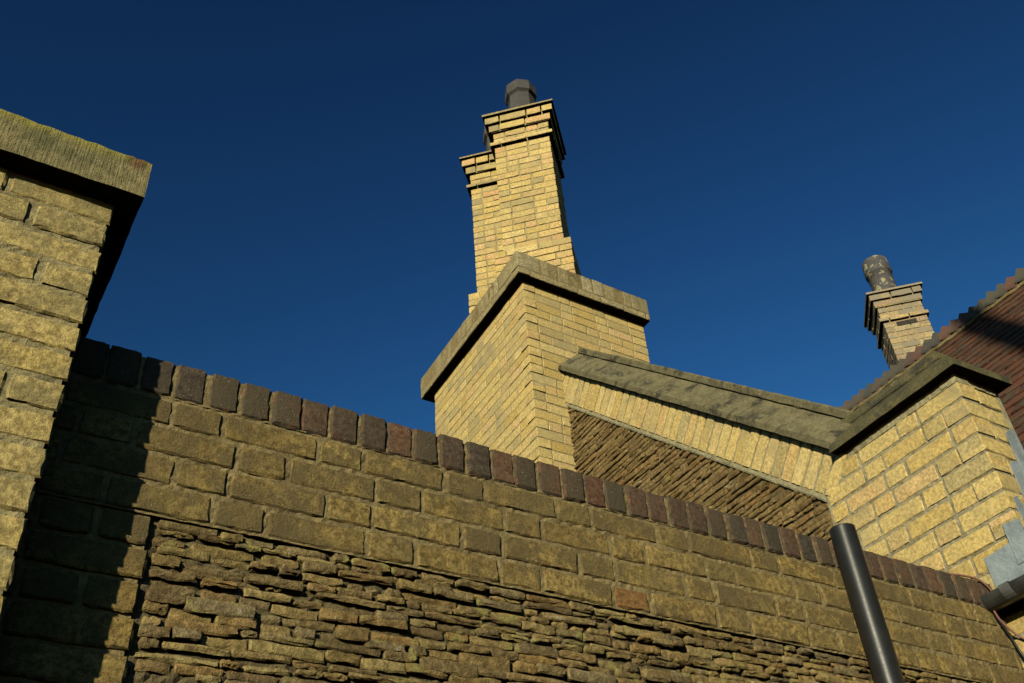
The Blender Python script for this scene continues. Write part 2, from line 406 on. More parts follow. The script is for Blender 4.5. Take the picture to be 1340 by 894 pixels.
# ------------------------------------------------------------------ garden wall
YW = 1.95; CB = 1.375; CH = .0757; PT = CB-4*CH; XEND = 3.425
WF = Frame((0, YW, 0), (1, 0, 0), (0, -1, 0))
def garden_wall():
    rg = random.Random(11)
    t = thing('garden_wall', 'long grimy yellow brick wall with dark brick coping and rubble stone panel', 'wall', (1.2, YW+.11, -EYE))
    cv, cf = join(rough_sheet(WF, -1.6, XEND, PT+.002, CB+.004, .012, .0026, -.0042, 1, .10),
                  box_vf(-1.6, XEND, YW+.10, YW+.222, -EYE, CB+.004),
                  rough_sheet(WF, -1.6, XEND, CB+.004, CB+.100, .012, .0024, -.0028, 3, .19),
                  rough_sheet(WF, -1.6, .36, -EYE, PT+.002, .04, .0025, -.009, 2, .09))
    core = part('mortar_core', t, cv, cf, M['mortar'], label='grey lime mortar between the wall bricks')
    # coping: bricks on edge across the wall top
    P = Pieces('coping_brick', 'coping_rest', 120)
    x = -1.0
    # joints in the photograph sit at x = .36 + k * .0785
    k0 = int((x-.359)/.0785)
    for k in range(k0, 40):
        a = .359+k*.0785+rg.uniform(-.004, .004)
        if a > XEND-.03: break
        L = .0725+rg.uniform(-.002, .002); h = .104+rg.uniform(-.003, .003)
        me = piece(.07, .225, .104, .006, .0018, 4, 5, .001, rg.randrange(6))
        P.add(core, WF, a+.003+L/2, CB+.005+h/2, me, M['coping_brick'], .004+rg.uniform(-.002, .002), R(rg.uniform(-1, 1)), size=(.07, .1), sx=L/.07, sz=h/.104)
    P.flush()
    # four courses above the panel
    B = Pieces('brick', 'brick_rest', 200)
    def brk(u0_, u1_, w0, w1, mat=None, out=None, vis=True):
        L = u1_-u0_; h = w1-w0
        me = piece(L, .10, round(h, 3), .0045, .0021, 8 if L > .15 else 5, 3, 0, rg.randrange(5))
        B.add(core, WF, (u0_+u1_)/2, (w0+w1)/2, me, mat or M['wall_brick'], rg.uniform(-.0005, .0035) if out is None else out, R(rg.uniform(-.5, .5)), size=(L, h), vis=vis)
    # spans read from the photograph near the left end; regular Flemish bond elsewhere
    starts = [.372, .298, .40, .262]
    pat = [[.11, .228], [.228, .11], [.11, .228], [.228, .118]]
    for c in range(4):
        w1 = CB-.004-c*CH; w0 = w1-CH+.0105
        u = starts[c]; k = 0; spans = []
        while u < XEND-.01:
            L = pat[c][k % 2]*rg.uniform(.95, 1.05); spans.append((u, min(u+L, XEND-.002))); u += L+.0105; k += 1
        u = starts[c]-.0105; k = 1
        while u > -1.0:
            L = pat[c][k % 2]; spans.append((u-L, u)); u -= L+.0105; k += 1
        red = min([q for q in spans if q[1]-q[0] < .15], key=lambda q: abs((q[0]+q[1])/2-1.83))
        for a, b in spans:
            if b-a < .02: continue
            if c == 3 and (a, b) == red: brk(a+.004, b-.006, w0+.002, w1-.006, M['red_brick'], .002)   # broken red-cored brick
            else: brk(a, b, w0, w1)
    # toothed brick edge to the left of the panel
    c = 0; w1 = PT-.004
    while w1 > -EYE+.05:
        w0 = w1-CH+.0105
        right = .366 if c < 4 else (.497 if c % 8 < 4 else .366)
        for k in range(7):
            L = (.225, .105)[(k+c) % 2] if not (k == 0 and c < 4) else (.105, .225)[c % 2]
            brk(right-L, right, w0, w1, vis=w1 > .3); right -= L+.0105
        w1 -= CH; c += 1
    B.flush()
    # rubble panel
    bed = part('panel_bedding', t, *rough_sheet(WF, .35, XEND, -EYE+.02, PT+.002, .014, .006, -.018, 4, .075), M['panel_mortar'])
    S = Pieces('stone', 'stone_rest', 290)
    w1 = PT-.002; row = 0
    while w1 > -EYE+.1:
        h = rg.choice((.014, .017, .019, .021, .025, .019)); u = .376+rg.uniform(0, .01) if w1 > PT-4*CH else .372
        if PT-4*CH >= w1: u = .505 if int((PT-w1)/CH) % 8 < 8 and (int((PT-w1)/CH-4) % 8) < 4 else .372
        sag = rg.uniform(0, 6)
        while u < XEND-.03:
            L = rg.choice((.045, .06, .075, .09, .105, .12, .15, .09, .075))*rg.uniform(.85, 1.15)
            hh = h*rg.uniform(.88, 1.2)
            if rg.random() < .06 and w1 < PT-.05: hh = h*1.7
            dw = .0045*math.sin(u*5+sag)+rg.uniform(-.003, .003)
            wc = min(w1-hh/2+dw, PT-.003-hh/2)
            if row == 0: wc = PT-.003-hh/2
            me = piece(round(L, 2), .07, max(.012, round(hh/.003)*.003), .0040, .0024, 5, 2, .001, rg.randrange(7), True)
            S.add(bed, WF, u+L/2, wc, me, M['stone'], rg.choice((-.010, -.006, -.003, .000, .004)), R(rg.uniform(-2.0, 2.0)), R(rg.uniform(-5, 5)), size=(L, hh), vis=w1 > .2)
            u += L+rg.choice((.001, .003, .006, .012))
        w1 -= h+.0022; row += 1
    S.flush()
garden_wall()

# ------------------------------------------------------------------ gate pier on the left
def gate_pier():
    rg = random.Random(21)
    X1, Y1, ZT, WID, DEP = .118, 1.78, 1.757, .452, .52
    t = thing('brick_pier', 'yellow brick gate pier with a tooled stone cap, standing against the wall', 'pier', (X1-WID/2, Y1+DEP/2, -EYE))
    ff = Frame((X1, Y1, 0), (1, 0, 0), (0, -1, 0)); rf = Frame((X1, Y1, 0), (0, 1, 0), (1, 0, 0))
    core = part('mortar_core', t, *join(rough_sheet(ff, -WID+.006, -.008, -EYE, ZT, .012, .0026, -.0042, 5, .2), rough_sheet(rf, .008, DEP-.006, -EYE, ZT, .03, .002, -.008, 6, .2), box_vf(X1-WID+.008, X1-.2, Y1+.2, Y1+DEP-.01, -EYE, ZT)), M['pier_mortar'])
    B = Pieces('brick', 'brick_rest', 200)
    w1 = ZT-.002; c = 0; CHP = .0756
    while w1 > -EYE+.02:
        h = CHP-.0105; w0 = w1-h
        rows = [(.222, .220), (.152, .094, .094, .08)][c % 2] if c % 4 != 3 else (.10, .155, .10, .06)
        u = 0
        for k, L in enumerate(rows):
            L *= rg.uniform(.97, 1.03)
            me = piece(L, .102, round(h, 3), .0045, .0021, 8 if L > .15 else 5, 3, 0, rg.randrange(6))
            B.add(core, ff, u-L/2, w0+h/2, me, M['pier_brick'], rg.uniform(-.002, .004), R(rg.uniform(-.6, .6)), size=(L, h), vis=w1 > .4)
            u -= L+.0105
        u = .113                                             # the side that faces the wall's length
        for L in ((.1, .215, .075), (.19, .1, .095))[c % 2]:
            me = piece(L, .10, round(h, 3), .006, .0025, 4, 2, 0, rg.randrange(4))
            B.add(core, rf, u+L/2, w0+h/2, me, M['pier_brick'], rg.uniform(-.003, .002), 0, size=(L, h), vis=w1 > .4)
            u += L+.0105
        w1 -= CHP; c += 1
    B.flush()
    # cap: thick slab with slightly chipped arrises
    ov = .052; n = 26
    x0, x1, y0, y1, z0, z1 = X1-WID-ov, X1+ov, Y1-ov, 2.42, ZT, 1.880
    g = lambda a: rg.uniform(-a, a)
    prof = [(0, z0, .0015), (0, z0+.04, .001), (0, z0+.08, .001), (0, z1-.006, .0025), (.006, z1, .003), (.16, z1+.045, .002)]
    V = []; F = []
    per = [(x0+(x1-x0)*i/n, y0, 0, -1) for i in range(n)] + [(x1, y0+(y1-y0)*i/n, 1, 0) for i in range(n)] + [(x1-(x1-x0)*i/n, y1, 0, 1) for i in range(n)] + [(x0, y1-(y1-y0)*i/n, -1, 0) for i in range(n)]
    cx, cy = (x0+x1)/2, (y0+y1)/2
    for ins, z, j in prof:
        for (x, y, nx, ny) in per:
            k = 1-ins/((x1-x0)/2); ky = 1-ins/((y1-y0)/2)
            V.append((cx+(x-cx)*k+g(j), cy+(y-cy)*ky+g(j), z+g(j)))
    m = len(per)
    for a in range(len(prof)-1):
        for i in range(m): F.append((a*m+i, a*m+(i+1) % m, (a+1)*m+(i+1) % m, (a+1)*m+i))
    F.append(tuple(range(m-1, -1, -1))); F.append(tuple((len(prof)-1)*m+i for i in range(m)))
    part('stone_cap', t, V, F, M['cap_stone'], label='thick tooled stone cap, greenish along its top edge')
gate_pier()

# ------------------------------------------------------------------ house
TH = R(2.8725)
sv = Vector((math.sin(TH), math.cos(TH), 0)); nv = Vector((math.cos(TH), -math.sin(TH), 0))
CX, CY = 3.416, 1.75
GF = Frame((CX, CY, 0), -sv, -nv)                       # gable face, u = -s (towards the viewer)
KF = Frame((CX, CY, 0), (1, 0, 0), (0, -1, 0))          # kneeler end face
RAKE = math.atan(.925)
def house():
    rg = random.Random(31)
    t = thing('house', 'yellow brick house gable with raking stone coping, rubble panel and red tiled roof', 'house', (5.2, 3.4, -EYE))
    # --- solid body
    def prism(poly, o0, o1):                              # polygon in (s, z), extruded through the wall
        n = len(poly); V = [GF.p(-s, z, o0) for s, z in poly]+[GF.p(-s, z, o1) for s, z in poly]
        F = [tuple(range(n)), tuple(range(2*n-1, n-1, -1))]+[(i, n+i, n+(i+1) % n, (i+1) % n) for i in range(n)]
        return V, F
    rk = lambda s: 2.312+.925*(s-.626)                    # lower edge of the raking coping
    wall = part('gable_wall', t, *prism([(.84, -EYE), (7.6, -EYE), (7.6, 1.9), (4.3, rk(3.6)-.05), (3.6, rk(3.6)-.04), (.84, rk(.84)+.06)], -.028, -.30), M['panel_mortar'])
    # --- kneeler block
    KW, KL, KT = .262, .838, 2.345
    kn = part('kneeler_wall', t, *join(rough_sheet(GF, -KL, -.008, -.2, KT+.002, .013, .0025, -.0042, 7, .1),
              rough_sheet(KF, .012, KW, 1.2, KT+.002, .03, .002, -.007, 8, .15),
              fbox(GF, -KL, -.02, -EYE, KT, -.3, -.1), fbox(GF, -.025, 2.6, -EYE, 1.50, -.3, -.012)), M['kneeler_mortar'])
    B = Pieces('brick', 'brick_rest', 260); CHK = .0868
    w1 = KT-.038; c = 0
    while w1 > .75:
        h = CHK-.011; w0 = w1-h
        st = c % 2 == 0
        spans = flemish(KL-.012, 0 if st else .1225, rg, .0115, .232, .108)
        if not st: spans = [(0.0, .112)]+spans if False else spans
        for a, b in spans:
            L = b-a
            if L < .02: continue
            me = piece(L, .108, round(h, 3), .0045, .002, 7 if L > .15 else 4, 3, 0, rg.randrange(5))
            B.add(kn, GF, -(a+b)/2, w0+h/2, me, M['house_brick'], rg.uniform(-.001, .003), R(rg.uniform(-.5, .5)), size=(L, h), vis=w1 > .9)
        spans = [(0, KW)] if not st else [(.1195, KW)]
        for a, b in spans:
            me = piece(b-a, .112, round(h, 3), .0045, .002, 5, 3, 0, rg.randrange(4))
            B.add(kn, KF, (a+b)/2, w0+h/2, me, M['house_brick'], rg.uniform(-.003, .003), R(rg.uniform(-.6, .6)), size=(b-a, h), vis=w1 > 1.55)
        if w0 < 1.35:                                     # the wall of the wing carries on towards the viewer
            for a, b in flemish(1.2, .0, rg, .0115, .232, .108):
                me = piece(b-a, .1, round(h, 3), .006, .0026, 5, 2, 0, rg.randrange(4))
                B.add(kn, GF, (a+b)/2+.012, w0+h/2, me, M['house_brick'], rg.uniform(-.003, .003), size=(b-a, h))
        w1 -= CHK; c += 1
    # mortar fillet under the kneeler stone
    part('mortar_fillet', kn, *join(rough_sheet(GF, -.60, .003, KT-.040, KT+.001, .012, .003, .001, 12, .08), rough_sheet(KF, .0, KW, KT-.034, KT+.001, .012, .003, .002, 13, .08)), M['fillet'])
    # --- soldier course under the raking coping
    ca, sa = math.cos(RAKE), math.sin(RAKE)
    O = GF.p(-.660, 2.312+.925*.034-.006)
    RF = Frame(O, GF.U*ca - Vector((0, 0, sa)), GF.N, GF.U*sa + Vector((0, 0, ca)))   # u runs down the rake
    part('soldier_bed', wall, *join(fbox(RF, -2.96, .06, -.232, .03, -.2, -.007), rough_sheet(RF, -2.97, .07, -.238, -.210, .012, .003, -.010, 9, .1)), M['fillet'])
    S = Pieces('soldier_brick', 'soldier_rest', 60)
    u = .02
    while u > -2.95:
        L = .068*rg.uniform(.93, 1.06)
        me = piece(.068, .1, .215, .005, .0022, 3, 5, 0, rg.randrange(5))
        S.add(wall, RF, u-L/2, -.104, me, M['house_brick'], rg.uniform(-.003, .003), R(rg.uniform(-1.2, 1.2)), size=(L, .2), sx=L/.07)
        u -= L+.0112
    S.flush()
    # --- rubble in the gable
    Q = Pieces('stone', 'stone_rest', 290)
    top = lambda s: 2.297+.905*(s-.851)-.018
    w = 1.55; row = 0
    while w < 4.1:
        h = rg.choice((.022, .026, .030, .033)); s = .845
        while s < 2.86:
            L = rg.choice((.06, .08, .10, .13, .17, .2))*rg.uniform(.85, 1.15); e = min(s+L, 2.87)
            if e-s < .025: break
            sm = (s+e)/2
            if w+h/2 < top(sm)+.006 and w > top(sm)-1.05:
                vis = w > 2.0+(sm-.85)*.77-.06
                me = piece(round(e-s, 2), .06, round(h*rg.uniform(.85, 1.05), 3), .0045, .003, 5, 2, .001, rg.randrange(3), True)
                Q.add(wall, GF, -sm, w+h/2+.004*math.sin(sm*6+row), me, M['gable_stone'], rg.choice((-.022, -.017, -.013, -.010)), R(rg.uniform(-2, 2)), R(rg.uniform(-6, 6)), size=(e-s, h), vis=vis)
            s = e+rg.choice((.002, .004, .007))
        w += h+.004; row += 1
    Q.flush()
    # --- raking coping: four weathered stones with a roll along the top
    prof = [(.034, .004), (.036, .036), (.030, .042), (-.095, .158), (-.085, .166), (-.085, .200), (-.095, .209), (-.15, .209), (-.16, .200), (-.165, .163), (-.26, .04), (-.26, .004)]
    for (a, b) in ((-2.985, -2.66), (-2.655, -1.66), (-1.655, -.79), (-.785, -.012)):
        n = 14; V = []; F = []; m = len(prof)
        for i in range(n+1):
            uu = a+(b-a)*i/n
            for k, (o_, w_) in enumerate(prof): V.append(RF.p(uu, w_+rg.uniform(-.0018, .0018), o_+rg.uniform(-.0018, .0018)))
        for i in range(n):
            for k in range(m): F.append((i*m+k, i*m+(k+1) % m, (i+1)*m+(k+1) % m, (i+1)*m+k))
        F.append(tuple(range(m-1, -1, -1))); F.append(tuple(n*m+k for k in range(m)))
        part('coping_stone', wall, V, F, M['coping_stone'])
    # --- kneeler stone: flat slab with hipped weathering
    s0, s1, o0, o1 = -.052, .690, .052, -.312
    lv = [(0, KT+.002), (0, KT+.036), (.006, KT+.044)]
    V = []; F = []
    n = 12
    def ring(ins, z):
        a, b, c_, d = s0+ins, s1, o0-ins, o1+ins
        q = [(a+(b-a)*i/n, c_) for i in range(n)]+[(b, c_+(d-c_)*i/4) for i in range(4)]+[(b+(a-b)*i/n, d) for i in range(n)]+[(a, d+(c_-d)*i/4) for i in range(4)]
        return [GF.p(-s, z+rg.uniform(-.0015, .0015), o+rg.uniform(-.0015, .0015)) for s, o in q]
    rings = [ring(0, KT+.002), ring(0, KT+.036), ring(.006, KT+.044), ring(.140, KT+.165), ring(.134, KT+.172), ring(.136, KT+.212), ring(.145, KT+.222)]
    m = len(rings[0])
    for q in rings: V += q
    for i in range(len(rings)-1):
        for k in range(m): F.append((i*m+k, i*m+(k+1) % m, (i+1)*m+(k+1) % m, (i+1)*m+k))
    F.append(tuple(range(m-1, -1, -1))); F.append(tuple((len(rings)-1)*m+k for k in range(m)))
    part('kneeler_stone', kn, V, F, M['kneeler_stone'], label='mossy dark stone slab capping the kneeler')
    B.flush()
    # --- lead flashing
    def plate(name, fr, poly, o0, o1, par):
        n = len(poly); V = [fr.p(u, w, o1) for u, w in poly]+[fr.p(u, w, o0) for u, w in poly]
        F = [tuple(range(n)), tuple(range(2*n-1, n-1, -1))]+[(i, n+i, n+(i+1) % n, (i+1) % n) for i in range(n)]
        return part(name, par, V, F, M['lead'])
    plate('lead_flashing', GF, [(-.188, 1.582), (-.184, 1.452), (.004, 1.452), (.004, 1.577), (-.06, 1.590)], -.002, .006, kn)
    plate('lead_flashing', GF, [(-.060, 1.662), (-.060, 1.50), (.010, 1.50), (.010, 1.655)], -.002, .0095, kn)
    zr = lambda x: 1.485+1.19*(x-3.416)                   # wing roof line on the end face
    zl = lambda x: 1.785+2.35*(x-3.54)
    for k, (a, b) in enumerate(((3.455, 3.545), (3.54, 3.62), (3.615, 3.692))):
        plate('lead_flashing', KF, [(a-CX, zr(a)-.02), (b-CX, zr(b)-.02), (b-CX, zl(b)), (a-CX+.012, zl(b)-.03), (a-CX, zl(b)-.045)], -.002+k*.0015, .003+k*.0015, kn)
    part('flashing_apron', kn, [GF.p(-.185, 1.455, .003), GF.p(2.0, 1.455, .003), GF.p(2.0, 1.425, .07), GF.p(-.185, 1.425, .07), GF.p(-.185, 1.445, .003), GF.p(2.0, 1.445, .003), GF.p(2.0, 1.415, .07), GF.p(-.185, 1.415, .07)],
         [(0, 1, 2, 3), (7, 6, 5, 4), (0, 3, 7, 4), (1, 5, 6, 2), (3, 2, 6, 7), (0, 4, 5, 1)], M['apron'])
    # --- wing roof
    P50 = R(50); XR, ZR = 5.69, 4.30; cN = nv.dot(Vector((CX, CY, 0)))
    ridgeO = nv*XR + Vector((0, 0, ZR))                   # s coordinate is absolute along sv
    Wv = nv*math.cos(P50)+Vector((0, 0, math.sin(P50))); Nv = -nv*math.sin(P50)+Vector((0, 0, math.cos(P50)))
    TF = Frame(ridgeO, (-Nv).cross(Wv), Nv, Wv); SG = TF.U.dot(sv)   # -1: u runs towards the viewer
    sK = Vector((CX, CY, 0)).dot(sv)
    LEN = (XR-3.255)/math.cos(P50)
    V, F = join(fbox(TF, -6.2, -sK+.0, -LEN+.85, -.0, -.09, -.035), fbox(TF, -sK+.012, 2.5, -LEN, -.0, -.09, -.035))
    EV = TF
    BFN = nv*math.sin(P50)+Vector((0, 0, math.cos(P50))); BFW = -nv*math.cos(P50)+Vector((0, 0, math.sin(P50)))
    BF = Frame(ridgeO, (-BFN).cross(BFW), BFN, BFW)
    V2, F2 = fbox(BF, -2.5, 6.2, -3.2, 0, -.09, -.01)
    roof = part('wing_roof', t, *join((V, F), (V2, F2)), M['tile'], label='steep red clay tiled roof of the side wing')
    T = Pieces('roof_tile', 'roof_tile_rest', 290); G = .101
    row = 0; w = -LEN-.03
    while w < -.04:
        xn = XR+w*math.cos(P50); z = ZR+w*math.sin(P50)
        u = -5.4+(row % 2)*.0825+rg.uniform(-.01, .01)
        while u < 1.2:
            s = -u-sK
            ok = True
            if s > -.09 and xn < 3.86: ok = False
            if s > .5 and z < rk(s)-.25: ok = False
            if ok:
                me = piece(.160, .015, .165, .003, .0016, 3, 2, .002, rg.randrange(5))
                T.add(roof, TF, u+.08, w+.0825, me, M['tile'], .004+rg.uniform(-.003, .004), R(rg.uniform(-1.6, 1.6)), R(-7+rg.uniform(-1.5, 1.5)), size=(.16, .1))
            u += .1655
        w += G; row += 1
    T.flush()
    # serrated ridge: short saddle tiles, each stepping over the next
    RT = Pieces('ridge_tile', 'ridge_rest', 60)
    pit = .0843; k = 0; u = -5.4
    def saddle(var):
        rr = random.Random(var); V = []; F = []
        hl, hh = .130, .115                                # half width down the slopes
        for (x, dz) in ((0, .078+rr.uniform(-.006, .006)), (pit*1.12, .016)):
            for th_ in (0, .016):
                V += [(x, -hl, -hh+dz*.4-th_), (x, -.018, -.002+dz-th_), (x, .018, -.002+dz-th_), (x, hl, -hh+dz*.4-th_)]
        for e in (0, 8):
            F += [(e, e+1, e+5, e+4), (e+1, e+2, e+6, e+5), (e+2, e+3, e+7, e+6)]
        for a, b in ((0, 8), (4, 12)):
            F += [(a, a+1, b+1, b), (a+1, a+2, b+2, b+1), (a+2, a+3, b+3, b+2)]
        F += [(0, 4, 12, 8), (3, 11, 15, 7)]
        return mesh_of('ridge_tile', V, F, M['ridge'])
    sad = [saddle(i) for i in range(6)]
    RFm = Frame(ridgeO, -sv, -nv)                          # local x towards the viewer, y inwards, z up
    while u < 2.0:
        RT.add(roof, RFm, u+rg.uniform(-.004, .004), .015+rg.uniform(-.004, .004), sad[rg.randrange(6)], M['ridge'], 0, R(rg.uniform(-1, 1)), size=(.084, .16))
        u += pit
    RT.flush()
    part('ridge_mortar', roof, *join(*[tube([ridgeO+sv*s_*-1*-1+(-nv*.118+Vector((0, 0, -.118+.008)))+Vector((rg.uniform(-.004, .004), 0, rg.uniform(-.006, .006))) for s_ in np.arange(-2.0, 5.4, .06)], .017, 6)]), M['mortar'])
    # main roof behind the parapet
    def rp(s, z, o): return GF.p(-s, z, o)
    zt = lambda s: rk(s)-.10
    part('main_roof', t, [rp(.5, zt(.5), -.25), rp(3.66, zt(3.66), -.25), rp(3.66, zt(3.66), -6.6), rp(.5, zt(.5), -6.6), rp(7.2, 2.0, -.25), rp(7.2, 2.0, -6.6),
         rp(.5, zt(.5)-.1, -.25), rp(3.66, zt(3.66)-.1, -.25), rp(3.66, zt(3.66)-.1, -6.6), rp(.5, zt(.5)-.1, -6.6), rp(7.2, 1.9, -.25), rp(7.2, 1.9, -6.6)],
         [(0, 1, 2, 3), (1, 4, 5, 2), (9, 8, 7, 6), (8, 11, 10, 7), (0, 6, 7, 1), (1, 7, 10, 4), (3, 2, 8, 9), (2, 5, 11, 8), (0, 3, 9, 6), (4, 10, 11, 5)], M['tile'])
    part('house_body', t, *fbox(GF, -7.0, 2.4, -EYE, 1.35, -6.4, -.32), M['house_mortar'])
    # --- gutter
    gc, gz, gr = .074, 1.408, .050
    V = []; F = []; n = 12
    us = [-.19, -.15, -.149, 2.2]
    for u in (-.19, 2.2):
        for r_ in (gr, gr-.004):
            for k in range(n+1):
                a = math.pi+math.pi*k/n; V.append(GF.p(u, gz+r_*math.sin(a), gc+r_*math.cos(a)))
    q = n+1
    for k in range(n):
        F += [(k, k+1, 2*q+k+1, 2*q+k), (q+k, 3*q+k, 3*q+k+1, q+k+1)]
    F += [(0, 2*q, 3*q, q), (n, q+n, 3*q+n, 2*q+n)]
    gut = part('gutter', t, V, F, M['gutter'], label='short end of black half-round gutter below lead flashing')
    for (ua, ub, gx, nm) in ((-.198, -.188, gr+.003, 'stop_end'), (-.1, -.055, gr+.004, 'gutter_joint')):
        V = []; F = []
        for u in (ua, ub):
            V += [GF.p(u, gz+.004, gc)] + [GF.p(u, gz+.004+gx*math.sin(math.pi+math.pi*k/n), gc+gx*math.cos(math.pi+math.pi*k/n)) for k in range(n+1)]
        m = n+2
        for k in range(m): F.append((k, (k+1) % m, m+(k+1) % m, m+k))
        if nm == 'stop_end': F += [tuple(range(m-1, -1, -1)), tuple(range(m, 2*m))]
        part(nm, gut, V, F, M['gutter_end'])
    part('fascia_bracket', t, *join(fbox(GF, .02, .10, 1.20, 1.315, .002, .022), fbox(GF, .03, .055, 1.25, 1.345, .022, .06)), M['white'], label='white bracket under the gutter')
house()

# ------------------------------------------------------------------ chimneys
mv = Vector((1, 1, 0)).normalized(); tv = Vector((1, -1, 0)).normalized()
def column(P, parent, cx, cy, half, zb, h, matl, parity, rg, vis=True, near=2, skip=(), name=None, long=False):
    """one course round a square shaft set diagonally: four sides in pinwheel bond"""
    C = Vector((cx, cy, 0)); ax = [tv, mv, -tv, -mv]; D = .1025; side = 2*half
    for k in range(4):
        if k in skip: continue
        U = ax[k]; N = U.cross(Vector((0, 0, 1)))
        fr = Frame(C+N*half-U*half, U, N)
        a, b = (0, side-D-.009) if parity else (D+.009, side)
        span = b-a
        if long: cuts = [a, a+span*.5, b]
        else:
            m = rg.random(); cuts = [a, a+span*.5, b] if m < .45 else ([a, a+span*.26, a+span*.74, b] if m < .8 else [a, a+span*.25, a+span*.5, b])
        for i in range(len(cuts)-1):
            u0_, u1_ = cuts[i]+(.0045 if i else 0), cuts[i+1]-(.0045 if i < len(cuts)-2 else 0)
            L = u1_-u0_; hh = h-.008
            me = piece(L, D, round(hh, 3), .004, .0022, 4, 2, 0, rg.randrange(4))
            P.add(parent, fr, (u0_+u1_)/2, zb+h/2, me, matl, rg.uniform(-.003, .003), R(rg.uniform(-.6, .6)), size=(L, hh), vis=vis, name=name)
def diag_box(cx, cy, half, z0, z1):
    C = Vector((cx, cy, 0)); v = []
    for z in (z0, z1):
        for a, b in ((-1, -1), (1, -1), (1, 1), (-1, 1)): v.append(C+tv*half*a+mv*half*b+Vector((0, 0, z)))
    return v, [(3, 2, 1, 0), (4, 5, 6, 7), (0, 1, 5, 4), (1, 2, 6, 5), (2, 3, 7, 6), (3, 0, 4, 7)]

